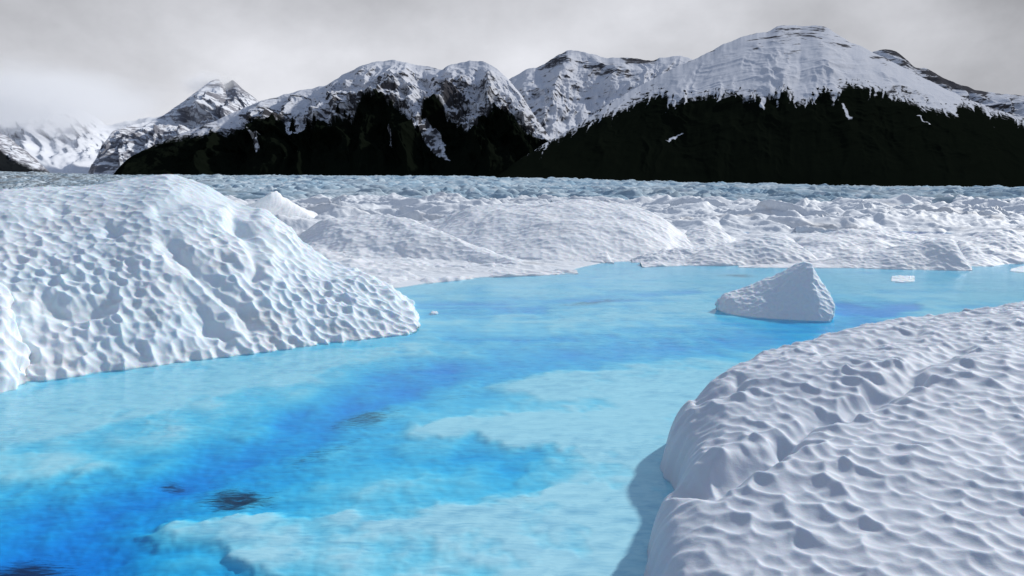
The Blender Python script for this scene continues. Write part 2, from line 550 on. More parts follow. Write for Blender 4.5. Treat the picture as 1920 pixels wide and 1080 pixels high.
def build_bed():
    Sg, X, Y = polar(-1.0, 0.95, 760, 6.5, 52, 520)
    px, py = project(X, Y, -0.16 * CAMZ / np.sqrt(CAMZ ** 2 + X ** 2 + Y ** 2))
    # ragged edges for everything drawn below
    wx = fbm(X * 0.9, Y * 0.55, 5, 11) * 60 + fbm(X * 3, Y * 2.0, 3, 19) * 14
    wy = (fbm(X * 0.9 + 50, Y * 0.55, 5, 12) * 26 + fbm(X * 3, Y * 2, 3, 18) * 7) * np.clip((py - 440) / 330, 0.12, 1.4)
    qx, qy = px + wx, py + wy
    per = np.clip((py - 330) / 420, 0.2, 2)
    tau = np.full(X.shape, 0.50)
    # deep channel that winds from the lower left to the upper right
    for pts, wd, st in (
            ([(-300, 1180), (60, 1000), (330, 920), (520, 850), (640, 775), (800, 715), (960, 680), (1150, 655), (1400, 632), (1600, 605)], 62, 0.52),
            ([(-300, 960), (120, 960), (380, 880), (560, 800), (700, 730), (820, 690)], 50, 0.34),
            ([(800, 575), (900, 570), (1010, 580)], 26, 0.45),
            ([(1575, 572), (1640, 580), (1710, 575)], 24, 1.0),
            ([(1020, 566), (1150, 560), (1300, 545)], 14, 0.35),
            ([(830, 640), (1000, 635), (1150, 628)], 10, 0.25),
            ([(720, 860), (900, 850), (1010, 900)], 40, 0.30),
            ([(560, 985), (700, 1020), (900, 1060)], 26, 0.22),
            ([(-200, 1075), (40, 1062), (170, 1035)], 50, 0.45),
            ([(-50, 1120), (200, 1060), (430, 1075), (560, 1100)], 45, 0.40)):
        d, _ = pl_dist(qx, qy, pts, 1.7)
        w = wd * per * 1.25
        tau = tau + st * np.exp(-(d / w) ** 2)
    # pale shelves with clear edges reaching out from the right bank and along the left mound
    for pts, st, ed in (
            ([(858, 730), (950, 706), (1100, 690), (1260, 668), (1420, 655), (1500, 700), (1300, 775), (1180, 770), (1050, 752), (920, 742)], 0.36, 17),
            ([(672, 812), (760, 792), (860, 778), (1050, 766), (1300, 760), (1300, 850), (1120, 870), (960, 838), (800, 822)], 0.50, 22),
            ([(900, 940), (1000, 880), (1140, 850), (1300, 820), (1300, 960), (1000, 960)], 0.30, 20),
            ([(240, 995), (400, 966), (540, 956), (720, 962), (900, 940), (1240, 900), (1300, 1000), (1300, 1130), (620, 1130), (430, 1052), (290, 1025)], 0.55, 30),
            ([(-400, 730), (0, 725), (300, 690), (780, 640), (800, 660), (640, 690), (560, 718), (400, 745), (300, 790), (140, 815), (0, 850), (-400, 900)], 0.34, 22),
            ([(-200, 880), (120, 850), (240, 868), (180, 890), (-200, 920)], 0.20, 16),
            ([(820, 610), (1300, 600), (1420, 575), (1340, 560), (1000, 600)], 0.20, 14),
            ([(1150, 520), (1500, 510), (1920, 525), (1920, 560), (1600, 540), (1300, 540)], 0.15, 14),
            ([(1000, 650), (1330, 640), (1340, 622), (1100, 628)], 0.22, 8)):
        d = poly_sd(qx, qy, pts, 1.5)
        tau = tau - st * sstep(-0.3 * ed, ed, d) * (0.85 + 0.3 * fbm(X * 0.8, Y * 0.8, 2, 5))
    # along the feet of the ice
    tau = tau + 0.16 * fbm(X * 0.55, Y * 0.4, 4, 21) + 0.36 * fbm(X * 1.3, Y * 0.8, 5, 23, 0.62) \
        + 0.08 * (ridged(X * 0.35, Y * 1.6, 3, 29) - 0.5)
    f1, f2, r = worley(X * 1.5 + wx * 0.01, Y * 0.9 + wy * 0.02, 31)
    tau = tau + 0.16 * (0.35 - np.minimum(f1, 0.8)) * sstep(0.9, 0.3, tau)
    tau = tau + 0.07 * fbm(X * 2.2, Y * 6.0, 3, 37) * sstep(30, 12, Y)
    sp = bowls(X * 1.1 + wx * 0.02, Y * 0.55 + wy * 0.03, 35, 0.95, 0.5) - 0.4
    tau = tau - 0.34 * sp * sstep(0.9, 0.4, tau) + 0.16 * fbm(X * 1.1, Y * 1.1, 5, 39, 0.65)
    tau = tau + (0.15 + 0.55 * fbm(X * 0.25, Y * 1.2, 4, 45, 0.6)) * sstep(17, 26, Y)
    tau = 0.12 * np.log1p(np.exp((tau + 0.03) / 0.12))
    tau = np.clip(tau, 0.01, 1.6)
    L = 0.16 + 1.95 * tau ** 1.6 / (1 + 0.20 * tau)
    sin_t = CAMZ / np.sqrt(CAMZ ** 2 + X ** 2 + Y ** 2)
    Z = -0.18 * L * sin_t
    shallow = (sy_to_Y(Sg) - Y)
    Z = np.where(shallow < 2.5, Z * np.clip(shallow / 2.5, 0.02, 1), Z)
    Z = np.minimum(Z, -0.02)
    dark_water = np.zeros_like(X)  # mask of the dark rippled water painted into the bed colour
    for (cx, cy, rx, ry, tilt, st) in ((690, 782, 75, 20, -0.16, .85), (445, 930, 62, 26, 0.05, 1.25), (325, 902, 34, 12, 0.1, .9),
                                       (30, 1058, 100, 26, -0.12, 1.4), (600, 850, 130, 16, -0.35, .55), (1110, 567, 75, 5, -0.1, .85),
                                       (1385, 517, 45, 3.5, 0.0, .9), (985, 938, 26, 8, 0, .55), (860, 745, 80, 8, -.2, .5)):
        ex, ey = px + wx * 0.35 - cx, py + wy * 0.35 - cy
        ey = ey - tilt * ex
        dark_water = np.maximum(dark_water, st * np.exp(-((ex / rx) ** 2 + (ey / ry) ** 2) * 0.9))
    o = grid_mesh('lake_bed', X, Y, Z, M_bed, {'dark_water': dark_water}, flip=True)
    tag(o, 'pale ice bed under the clear blue meltwater', kind='structure')


def sy_to_Y(Sg):
    _, yy = ground(960, shore_y_px(Sg))
    return yy


build_bed()

me = bpy.data.meshes.new('water')
zt, zb = 0.0, -6.0
x0, x1, y0, y1 = -90, 90, -8, 70
vs = [(x0, y0, zb), (x1, y0, zb), (x1, y1, zb), (x0, y1, zb), (x0, y0, zt), (x1, y0, zt), (x1, y1, zt), (x0, y1, zt)]
fs = [(3, 2, 1, 0), (4, 5, 6, 7), (0, 1, 5, 4), (1, 2, 6, 5), (2, 3, 7, 6), (3, 0, 4, 7)]
me.from_pydata(vs, [], fs)
me.materials.append(M_water)
wat = bpy.data.objects.new('water', me)
COL.objects.link(wat)
tag(wat, 'clear bright blue meltwater lake on the glacier', kind='structure')

# ------------------------------------------------------------------ ice ground behind the lake
EDGE = [(-900, 318), (0, 322), (220, 329), (600, 330), (860, 331), (1130, 337), (1400, 345), (1700, 353), (1920, 358), (2600, 372)]


def edge_px(s):
    return np.interp(960 + F * s, [p[0] for p in EDGE], [p[1] for p in EDGE])


def glacier_base(Sg, Y):
    e = edge_px(Sg)
    want = (e - 322) / F * Y                          # drop that brings the far rim to the photographed line
    return -want * sstep(90, 700, Y)


def build_near_glacier():
    Sg, X, Y = polar(-0.8, 0.8, 1000, 27, 140, 540)
    d = Y - sy_to_Y(Sg)
    wobble = fbm(X * 0.12, Y * 0.12, 3, 40) * 2.0
    z = -0.5 + 0.52 * sstep(-2.0, 0.6, d) + 0.15 * sstep(0, 20, d)
    a = 0.10 * sstep(0, 6, d) + 1.0 * sstep(48, 78, Y + 4 * wobble)
    wx, wy = fbm(X * .05, Y * .05, 3, 70) * 9, fbm(X * .05 + 9, Y * .05, 3, 71) * 9
    hum = ridged((X + wx) * 0.055, (Y + wy) * 0.075, 4, 43, 0.45) - 0.42
    hum2 = 0.5 * (ridged((X - wy) * 0.16, (Y + wx) * 0.2, 3, 47, 0.5) - 0.45)
    hum3 = 0.30 * (ridged((X - wy) * 0.5, (Y + wx) * 0.5, 4, 48, 0.55) - 0.45)
    e1, e2, er = worley((X + wx) * 0.16, (Y + wy) * 0.24, 46)
    crev = np.exp(-((np.sqrt(e2) - np.sqrt(e1)) / 0.09) ** 2) * sstep(-0.1, 0.3, fbm(X * 0.07, Y * 0.07, 2, 44))
    z = z - 0.55 * a * crev + a * 0.5 * (er - 0.5)* sstep(0.02, 0.25, np.sqrt(e2) - np.sqrt(e1))
    z = z + a * (1.7 * hum + 1.3 * hum2 + hum3) + glacier_base(Sg, Y)
    z = z + 0.09 * sstep(0, 3, d) * cups(X * 2.2, Y * 2.2, 51, 0.3)
    z = z - 3.0 * sstep(112, 135, Y + 6 * fbm(X * 0.06, Y * 0.06, 3, 49))
    o = grid_mesh('glacier_ice', X, Y, z, M_hummock, None, flip=True)
    tag(o, 'rolling dusty white glacier ice behind the lake', kind='structure')


def build_far_glacier():
    Sg, X, Y = polar(-0.78, 0.78, 1250, 104, 3000, 680)
    wx, wy = fbm(X * .03, Y * .02, 3, 72) * 14, fbm(X * .03 + 9, Y * .02, 3, 73) * 14
    n_ = sstep(200, 420, Y)
    f_ = sstep(350, 900, Y)

    def blocks(kx, ky, sd):
        f1, f2, r = worley((X + wx) * kx, (Y + wy) * ky, sd)
        return np.clip((np.sqrt(f2) - np.sqrt(f1)) * 1.8, 0, 1) ** 0.8 * (0.25 + 0.9 * r)
    z = glacier_base(Sg, Y) - 0.6 - 0.6 * n_
    z = z + (1 - n_) * (1.15 * blocks(0.24, 0.16, 61) + 1.0 * (ridged((X + wx) * 0.11, Y * 0.08, 5, 64, 0.6) - 0.4))
    z = z + n_ * (1 - 0.4 * f_) * (2.2 * blocks(0.10, 0.05, 62) + 2.0 * (ridged((X + wx) * 0.06, Y * 0.03, 5, 65, 0.6) - 0.4))
    z = z + f_ * (3.2 * blocks(0.045, 0.018, 63) + 2.6 * (ridged(X * 0.02, Y * 0.012, 5, 67, 0.62) - 0.4))
    z = z - 4 * sstep(2000, 2900, Y)
    px, py = project(X, Y, z)
    dirt = np.clip(0.15 + 0.75 * sstep(620, 100, px) + 0.5 * fbm(X * 0.004, Y * 0.004, 3, 66), 0, 1)
    o = grid_mesh('serac_field', X, Y, z, M_serac, {'dirt': dirt}, flip=True)
    tag(o, 'broken blue grey serac ice reaching to the mountains', kind='structure')


build_near_glacier()
build_far_glacier()


# ------------------------------------------------------------------ lofted ice shapes
def loft(name, keys, mat, nu, nv, back, p=1.8, pb=1.6, amp=(0.0, 1.0), cup=None, seed=1, carve=None, ksm=0.02, zback=-0.8, under=0.5, uf=1.0, group=None, endcap=0.0):
    """keys: rows (crest x px, crest y px, crest depth m, foot x px, foot y px); the foot stands at water level"""
    D = smooth_keys(keys, nu, ksm)
    cx, cy, cz = at_depth(D[:, 0], D[:, 1], D[:, 2])
    fx, fy = ground(D[:, 3], D[:, 4])
    cz = np.maximum(cz, 0.01)
    nf = int(nv * 0.68)
    t = np.linspace(0, 1, nf) ** 0.9
    tb = np.linspace(0, 1, nv - nf + 1)[1:]
    T_, C = t[None, :], lambda a: a[:, None]
    zf = 1 - (1 - T_) ** p
    X = C(fx) + (C(cx) - C(fx)) * T_
    Y = C(fy) + (C(cy) - C(fy)) * T_
    Z = C(cz) * zf
    rad = np.hypot(cx, cy)
    bx, by = cx / rad, cy / rad
    Xb = C(cx) + C(bx) * back * tb[None, :]
    Yb = C(cy) + C(by) * back * tb[None, :]
    Zb = C(cz) - (C(cz) - zback) * tb[None, :] ** pb
    nu_rows = 5
    k = np.linspace(1, 0, nu_rows, endpoint=False)[None, :]
    ox, oy = (fx - cx), (fy - cy)
    on = np.maximum(np.hypot(ox, oy), 1e-3)
    Xu = C(fx) + C(ox / on) * 0.35 * under * k
    Yu = C(fy) + C(oy / on) * 0.35 * under * k
    Zu = -under * k + 0 * C(fx)
    X, Y, Z = (np.concatenate(a, 1) for a in ((Xu, X, Xb), (Yu, Y, Yb), (Zu, Z, Zb)))
    N = normals(X, Y, Z)
    N *= np.sign(N[..., 2:3].mean())
    # surface coordinates along the crest and down the slope
    sa = np.sqrt(np.diff(X, axis=0) ** 2 + np.diff(Y, axis=0) ** 2 + np.diff(Z, axis=0) ** 2)
    a = np.concatenate([np.zeros((1, X.shape[1])), np.cumsum(sa, 0)], 0)
    a = a - a[nu // 2:nu // 2 + 1]
    step = np.sqrt(np.diff(X, axis=1) ** 2 + np.diff(Y, axis=1) ** 2 + np.diff(Z, axis=1) ** 2)
    b = np.concatenate([np.zeros((nu, 1)), np.cumsum(step, 1)], 1)
    b = b - b[:, nf + 4:nf + 5]
    disp = np.zeros_like(X)
    if amp[0]:
        disp = disp + amp[0] * fbm((X + 0.3 * Z) / amp[1], (Y - Z) / amp[1], 4, seed)
    keep = sstep(-under, 0.05, Z)
    if cup:
        h, cw, cl = cup
        px, py = project(X, Y, Z)
        wa = 0.22 * fbm(X / cw * 0.45, (Y + Z) / cw * 0.45, 2, seed + 8)
        if carve:                                     # mixed bowl sizes on the big mound
            cw2 = cw * 1.7
            pu, pv_ = 0.77 * X + 0.64 * Y, (-0.64 * X + 0.77 * Y) / 1.5
            c2 = bowls3(pu / cw2 - wa, pv_ / cw2 + wa, Z / cl / 1.5, seed + 9)
        else:
            pu, pv_ = X, Y
        c = bowls3(pu / cw + wa, pv_ / cw - wa, Z / cl + wa, seed + 7)
        if carve:
            mixw = sstep(-0.05, 0.45, fbm(X * 0.45, (Y + Z) * 0.45, 3, seed + 12))
            c = c * (1 - 0.5 * mixw) + 1.2 * c2 * mixw
            cm, extra = carve(px, py, a, b)
        else:
            cm, extra = 1.0, 0.0
        disp = disp + h * c * cm + extra
    disp = disp * keep
    X, Y, Z = X + N[..., 0] * disp, Y + N[..., 1] * disp, Z + N[..., 2] * disp
    return grid_mesh(name, X, Y, Z, mat, None)


# --- big mound on the left
def carve_left(px, py, a, b):
    e = 0.0
    m = 1.0
    for pts, w, dep in (
            ([(310, 452), (350, 490), (400, 532), (440, 570), (470, 610)], 17, 0.26),
            ([(440, 400), (455, 430), (480, 470), (478, 515)], 15, 0.20),
            ([(350, 470), (420, 470), (470, 500)], 9, -0.10),
            ([(430, 420), (490, 430), (540, 470)], 12, 0.18),
            ([(560, 480), (600, 500), (620, 515)], 16, 0.16),
            ([(340, 545), (375, 575), (390, 600)], 26, 0.22),
            ([(390, 610), (420, 625)], 20, 0.16),
            ([(80, 575), (130, 590), (195, 575)], 17, 0.24),
            ([(200, 430), (215, 432)], 10, 0.15),
            ([(100, 395), (115, 396)], 12, 0.10),
            ([(300, 390), (360, 370), (430, 370), (470, 395)], 14, 0.18),
            ([(440, 412), (470, 425)], 15, 0.18)):
        wob = fbm(a * 1.3, b * 1.3, 2, 5) * 7
        d, _ = pl_dist(px + wob, py, pts)
        g = np.exp(-(d / w) ** 2)
        e = e - 0.75 * dep * g
        if dep > 0.15:
            m = m * (1 - 0.6 * g)
    size = 0.75 + 0.55 * sstep(420, 560, py) + 0.25 * fbm(a * 0.3, b * 0.3, 2, 91)
    top = 0.55 + 0.45 * sstep(360, 470, py)
    return m * size * top, e


keys = [(-330, 420, 26, -300, 760), (-200, 385, 28, -150, 738), (-60, 360, 29, -30, 724), (0, 354, 29.5, 40, 717), (70, 352, 30, 70, 714), (167, 346, 30.5, 120, 708),
        (233, 336, 31, 170, 701), (317, 328, 31, 225, 692), (358, 340, 30.5, 270, 688), (400, 354, 30, 310, 683), (450, 375, 29.6, 354, 677),
        (500, 392, 29.2, 410, 670), (537, 421, 28.8, 470, 662), (575, 458, 28.3, 530, 655), (625, 490, 27.8, 590, 647), (687, 512, 27.2, 650, 640),
        (729, 537, 26.7, 700, 633), (762, 565, 26.2, 745, 628), (778, 588, 25.6, 770, 625), (784, 608, 24.7, 780, 622), (783, 618, 24.1, 782, 620)]
o = loft('ice_mound', keys, M_mound, 860, 560, 7.0, 1.75, 1.5, (0.16, 2.6), (0.125, 0.23, 0.36), 3, carve_left, 0.02)
tag(o, 'large dimpled blue-white ice mound sloping into the water on the left', 'ice mound')

keys = [(-300, 540, 19, -260, 790), (-120, 520, 20, -120, 765), (-40, 518, 20.2, -40, 745), (2, 534, 20.2, 8, 735), (22, 575, 19.8, 26, 728), (36, 640, 19.0, 40, 722), (46, 705, 18.0, 49, 719)]
o = loft('ice_mound', keys, M_mound, 300, 300, 2.0, 1.35, 1.5, (0.14, 1.0), (0.22, 0.36, 0.42), 13, None, 0.02)
tag(o, 'grey-white ice lump at the left edge, in front of the large dimpled mound', 'ice mound')

# --- mounds beyond the lake
MIDS = 'ice mounds along the far shore'
mids = [
    # low tongue of ice below the big mound
    ('ice_shelf', [(430, 470, 46, 560, 556), (520, 462, 47, 640, 550), (600, 458, 48, 720, 545), (680, 456, 49, 745, 541), (740, 462, 48, 790, 533), (800, 474, 46, 850, 526),
                   (860, 486, 44, 900, 521), (920, 494, 42.5, 960, 518), (990, 503, 41, 1020, 516), (1050, 509, 39, 1055, 514), (1082, 511.5, 38, 1084, 513)],
     M_mid, 420, 200, 8, 1.15, (0.28, 2.4), (0.10, 0.4, 0.5), 'flat pale ice tongue tapering to a point in the water', 'ice shelf'),
    ('ice_fin', [(440, 395, 62, 440, 432), (480, 378, 62, 470, 430), (509, 361, 61, 500, 428), (518, 358, 61, 540, 425), (528, 366, 61, 600, 420), (545, 384, 61, 640, 414), (566, 398, 61, 655, 410), (600, 404, 61, 660, 408)],
     M_mid, 240, 150, 4, 1.05, (0.10, 1.5), (0.06, 0.5, 0.7), 'small pointed white ice fin rising behind the big left mound', 'ice peak'),
    ('ice_ridge', [(500, 486, 56, 520, 492), (540, 455, 58, 560, 492), (610, 412, 60, 680, 492), (660, 405, 60, 760, 490), (720, 402, 59, 830, 492), (770, 412, 57, 880, 494), (820, 430, 54, 920, 497), (860, 450, 51, 960, 500), (900, 466, 48, 985, 501), (950, 482, 45, 1005, 501), (985, 491, 43.5, 1030, 500), (1020, 497, 42.5, 1040, 499)],
     M_mid, 420, 220, 6, 1.5, (0.16, 2.5), (0.11, 0.55, 0.8), 'smooth ice ridge sunlit on its right flank, behind the flat tongue', 'ice ridge'),
    ('ice_mound', [(760, 425, 70, 800, 470), (830, 412, 72, 860, 480), (880, 392, 74, 920, 485), (930, 384, 75, 980, 490), (1010, 378, 76, 1040, 493), (1080, 374, 76, 1090, 493), (1130, 375, 75, 1130, 493), (1180, 384, 72, 1170, 491), (1220, 395, 69, 1210, 489), (1250, 412, 65, 1250, 486), (1275, 435, 60, 1275, 482), (1300, 455, 55, 1300, 478), (1330, 470, 50, 1330, 476)],
     M_mid, 520, 280, 12, 1.55, (0.25, 4), (0.12, 0.6, 0.8), 'broad rounded ice dome in the middle of the far shore', 'ice mound'),
    ('ice_block', [(1010, 494, 43.2, 1015, 499), (1060, 484, 43.8, 1060, 496), (1100, 478, 44, 1090, 494), (1125, 475, 44, 1115, 493), (1138, 474, 43.8, 1128, 492), (1143, 484, 43.2, 1145, 493), (1147, 496, 42.5, 1152, 494)],
     M_mid, 160, 110, 1.0, 1.15, (0.06, 1.2), (0.05, 0.4, 0.6), 'small low ice block with a bright right face at the foot of the dome', 'ice block'),
    ('ice_mound', [(1185, 488, 43, 1185, 493), (1210, 478, 44, 1215, 493), (1245, 468, 45, 1250, 493), (1280, 466, 45, 1290, 493), (1310, 472, 44.5, 1330, 493), (1350, 486, 43, 1360, 493)],
     M_mid, 200, 130, 3, 1.6, (0.14, 1.2), (0.08, 0.45, 0.6), 'small low lumpy ice hump between the dome and the long ridge', 'ice mound'),
    ('ice_mound', [(1265, 462, 56, 1265, 474), (1278, 440, 57, 1280, 474), (1300, 428, 58, 1310, 473), (1325, 422, 58, 1340, 472), (1345, 424, 57.5, 1365, 470), (1362, 436, 57, 1382, 468), (1385, 452, 56, 1400, 466), (1412, 462, 55, 1415, 466)],
     M_mid, 220, 150, 4, 1.15, (0.15, 1.6), (0.08, 0.5, 0.7), 'steep pyramid-shaped ice hump just right of the rounded dome', 'ice mound'),
    ('ice_ridge', [(1200, 500, 42, 1205, 501), (1228, 495, 42.6, 1238, 499), (1280, 482, 44, 1290, 498), (1340, 466, 46, 1350, 498), (1400, 450, 48, 1410, 497), (1440, 441, 49, 1440, 497), (1470, 441, 48.5, 1470, 497), (1490, 452, 47, 1500, 497), (1512, 470, 45, 1530, 497), (1530, 486, 43, 1545, 497)],
     M_mid, 360, 200, 4, 1.7, (0.14, 2), (0.11, 0.5, 0.75), 'long scalloped ice ridge at the water directly behind the iceberg', 'ice ridge'),
    ('ice_mound', [(1470, 470, 54, 1480, 486), (1500, 446, 56, 1510, 486), (1540, 436, 58, 1560, 487), (1600, 431, 59, 1610, 487), (1660, 433, 59, 1660, 487), (1720, 441, 58, 1720, 487), (1770, 452, 56, 1770, 487), (1820, 470, 53, 1820, 486)],
     M_mid, 320, 180, 6, 1.6, (0.18, 2), (0.10, 0.55, 0.75), 'low wide ice hump behind the sharp-edged wedge', 'ice mound'),
    ('ice_wedge', [(1500, 497, 41.6, 1500, 500), (1560, 486, 42.5, 1560, 501), (1620, 473, 43.5, 1620, 503), (1690, 460, 44, 1690, 505), (1750, 451, 44, 1735, 506), (1782, 447, 43.6, 1775, 506.5), (1792, 452, 43.2, 1795, 507), (1803, 474, 42, 1812, 507), (1815, 497, 40.2, 1821, 507), (1821, 504, 39.4, 1823, 507)],
     M_mid, 320, 170, 3, 1.35, (0.10, 1.6), (0.08, 0.45, 0.6), 'ice wedge cut off by a bright steep face on its right', 'ice wedge'),
    ('ice_ridge', [(1770, 480, 50, 1800, 500), (1800, 452, 52, 1850, 500), (1840, 438, 53, 1880, 497), (1890, 429, 53, 1915, 494), (1904, 434, 52, 1930, 492), (1920, 450, 51, 1945, 491), (1945, 440, 52, 1990, 490), (2040, 432, 53, 2080, 489), (2200, 450, 50, 2220, 487), (2300, 482, 46, 2310, 487)],
     M_mid, 380, 190, 5, 1.3, (0.20, 1.8), (0.10, 0.5, 0.7), 'fluted ice ridge running out of the right edge of the picture', 'ice ridge'),
    ('ice_shelf', [(1385, 498, 40.6, 1385, 501), (1440, 494, 41, 1440, 502), (1500, 492.5, 41, 1500, 502), (1560, 491, 41, 1560, 502), (1590, 492, 40.6, 1588, 502), (1604, 500, 40, 1603, 502)],
     M_mid, 180, 80, 2, 1.5, (0.05, 1), (0.04, 0.4, 0.5), 'thin low ice ledge lying on the water behind the iceberg tip', 'ice shelf'),
    ('ice_hummock', [(640, 378, 100, 640, 398), (700, 366, 105, 710, 400), (740, 364, 105, 750, 400), (790, 374, 104, 800, 402), (830, 368, 105, 850, 402), (860, 366, 105, 890, 402), (900, 380, 103, 920, 402), (950, 396, 100, 950, 402)],
     M_hummock, 260, 120, 8, 1.15, (0.9, 3), (0.10, 0.6, 0.8), 'rumpled dusty ice hummocks behind the rounded dome on its left', 'ice hummock'),
    ('ice_hummock', [(1480, 425, 84, 1490, 436), (1530, 402, 86, 1540, 436), (1560, 396, 87, 1570, 436), (1610, 400, 86, 1620, 436), (1680, 404, 86, 1680, 436), (1740, 408, 85, 1740, 436), (1800, 412, 84, 1800, 436), (1880, 408, 84, 1880, 436), (1960, 412, 84, 1960, 436), (2080, 430, 80, 2080, 438)],
     M_hummock, 320, 140, 8, 1.25, (1.0, 3.2), (0.10, 0.6, 0.8), 'rough grey-dusted ice hummocks above the wedge on the right', 'ice hummock'),
    ('ice_hummock', [(1270, 400, 92, 1280, 425), (1320, 385, 96, 1330, 425), (1400, 380, 98, 1400, 425), (1460, 386, 97, 1460, 425), (1500, 396, 95, 1500, 425), (1540, 415, 90, 1540, 425)],
     M_hummock, 240, 120, 8, 1.3, (0.8, 3), (0.10, 0.6, 0.8), 'rounded dusty ice hummock between the dome and the right-hand hummocks', 'ice hummock'),
]
for i, (nm, keys, mat, nu, nv, back, p, amp, cup, label, cat) in enumerate(mids):
    if mat is M_mid and nm != 'ice_shelf':
        keys = [(cx_, cy_, ground(fx_, fy_)[1] + 0.44 * (Y_ - ground(fx_, fy_)[1]) + 0.3, fx_, fy_) for cx_, cy_, Y_, fx_, fy_ in keys]
        cup = (cup[0] * 0.55, cup[1] * 0.55, cup[2] * 0.6)
        amp = (amp[0] * 1.5, amp[1])
    o = loft(nm, keys, mat, nu, nv, back, p, 1.5, amp, cup, 101 + 11 * i, None, 0.02)
    tag(o, label, cat, MIDS if nm in ('ice_mound', 'ice_ridge', 'ice_wedge') else None)

# --- floating ice
keys = [(1341, 571, 27.4, 1341, 579), (1346, 560, 27.6, 1350, 583), (1357, 551, 27.8, 1366, 588), (1384, 542, 28, 1390, 592), (1412, 532, 28.1, 1418, 595), (1466, 509, 28.1, 1462, 598), (1492, 495, 28, 1490, 599.5),
        (1512, 490, 27.8, 1512, 600.5), (1524, 497, 27.5, 1526, 601), (1541, 526, 27, 1538, 601.5), (1557, 550, 26.6, 1548, 601.5), (1566, 572, 26.1, 1556, 601), (1564, 588, 25.8, 1560, 600), (1561, 596, 25.6, 1562, 599)]
o = loft('iceberg', keys, M_berg, 360, 240, 1.6, 1.35, 1.3, (0.05, 0.7), (0.04, 0.16, 0.30), 501, None, 0.012, under=0.25)
tag(o, 'wedge-shaped floating iceberg with a scalloped shaded face', 'iceberg')

CH = 'small ice pieces floating on the lake'
for j, (keys, lab) in enumerate((
        ([(1672, 525, 36.3, 1671, 527), (1680, 521, 36.5, 1680, 528.5), (1690, 519.5, 36.6, 1691, 529), (1698, 521, 36.5, 1699, 529), (1706, 516.5, 36.5, 1705, 528.5), (1712, 518, 36.5, 1711, 528), (1715, 524, 36.3, 1715, 527)], 'flat white floe drifting to the right of the iceberg'),
        ([(808, 586, 26.9, 808, 587), (811, 583, 27.1, 811, 588), (815, 584.5, 27, 815, 588), (818, 583, 27.1, 819, 588), (822, 586, 26.9, 822, 587)], 'tiny white ice crumb on the water beside the big left mound'),
        ([(1896, 505, 39.2, 1894, 508), (1910, 500, 39.8, 1910, 510), (1930, 497, 40, 1930, 511), (1980, 500, 39.8, 1980, 511), (2010, 507, 39, 2010, 510)], 'low grey ice piece at the right edge of the lake'))):
    o = loft('ice_chunk', keys, M_berg, 90, 60, 0.5, 1.4, 1.3, (0.03, 0.3), (0.02, 0.15, 0.2), 530 + j, None, 0.03, under=0.12, zback=-0.1)
    tag(o, lab, 'ice chunk', CH)


# ------------------------------------------------------------------ near ice bank on the right
def build_bank():
    Sg, X, Y = polar(-0.05, 1.15, 900, 2.2, 26, 820)
    edge = [(0.72, -2), (0.85, 4), (1.07, 6.6), (1.20, 8.2), (1.36, 9.3), (1.54, 10.2), (1.78, 10.75), (2.0, 11.3), (2.05, 11.9), (2.06, 12.7), (2.22, 13.6), (2.8, 14.7), (3.75, 16.2),
            (5.0, 17.3), (6.9, 18.9), (9.0, 19.9), (11.1, 21.2), (14, 22.6), (18, 24), (26, 26), (60, 20), (60, -2)]
    wob = fbm(X * 1.3, Y * 1.3, 3, 201) * 0.10
    sd = poly_sd(X, Y, edge) + wob
    lip = 0.62 * (1 - np.exp(-np.maximum(sd, 0) / 0.13))
    z = lip + 0.30 * (1 - np.exp(-np.maximum(sd, 0) / 1.2)) + 0.065 * np.clip(sd, 0, 9) + 0.035 * (Y - 8) * sstep(0, 0.8, sd)
    z = np.where(sd < 0, sd * 2.2, z)
    z = np.maximum(z, -0.7)
    px, py = project(X, Y, z)
    z = z + 0.16 * fbm(X * 0.28, Y * 0.28, 3, 203) * sstep(0, 1.5, sd)
    inside = sstep(0.0, 0.5, sd)
    e = np.zeros_like(z)
    mm = np.ones_like(z)
    wb = fbm(X * 1.6, Y * 1.6, 2, 205) * 14
    for pts, w, dep in (
            ([(1225, 925), (1290, 905), (1340, 912), (1390, 880), (1430, 862), (1470, 840)], 26, 0.17),
            ([(1470, 830), (1520, 790), (1580, 765), (1640, 740), (1720, 705)], 17, 0.13),
            ([(1640, 730), (1660, 715), (1690, 700), (1740, 670), (1800, 655)], 20, 0.12),
            ([(1310, 745), (1350, 735), (1385, 718)], 15, 0.14),
            ([(1540, 650), (1600, 640), (1660, 628), (1720, 622)], 12, 0.10),
            ([(1260, 890), (1330, 868), (1420, 840)], 22, -0.10),
            ([(1350, 890), (1420, 850)], 18, 0.05),
            ([(1920, 840), (1870, 800), (1800, 790)], 20, 0.05)):
        d, _ = pl_dist(px + wb, py + wb * 0.4, pts, 1.5)
        g = np.exp(-(d / w) ** 2)
        e -= 1.1 * dep * g
        if dep > 0:
            mm *= 1 - 0.55 * g
    ang = 0.30                                        # cups drawn out towards the water
    a, b = X * math.cos(ang) + Y * math.sin(ang), -X * math.sin(ang) + Y * math.cos(ang)
    big = fbm(X * 0.35, Y * 0.35, 2, 211)
    c1 = cups(a / 0.215, b / 0.34, 221, 0.16, 0.10)
    c2 = cups(a / 0.16 + 31, b / 0.25, 223, 0.16, 0.10)
    w = sstep(-0.25, 0.3, big + 0.25 * sstep(14, 7, Y) - 0.05)
    c = c1 * w + c2 * (1 - w) * 0.75
    z = z + inside * ((0.115 + 0.05 * big) * c * mm + e)
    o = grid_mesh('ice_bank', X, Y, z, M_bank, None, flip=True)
    tag(o, 'broad dimpled white ice bank in the right foreground', 'ice bank')


build_bank()


# ------------------------------------------------------------------ mountains
def ptline(pts):
    P = np.array(pts, float)
    return lambda x: np.interp(x, P[:, 0], P[:, 1])


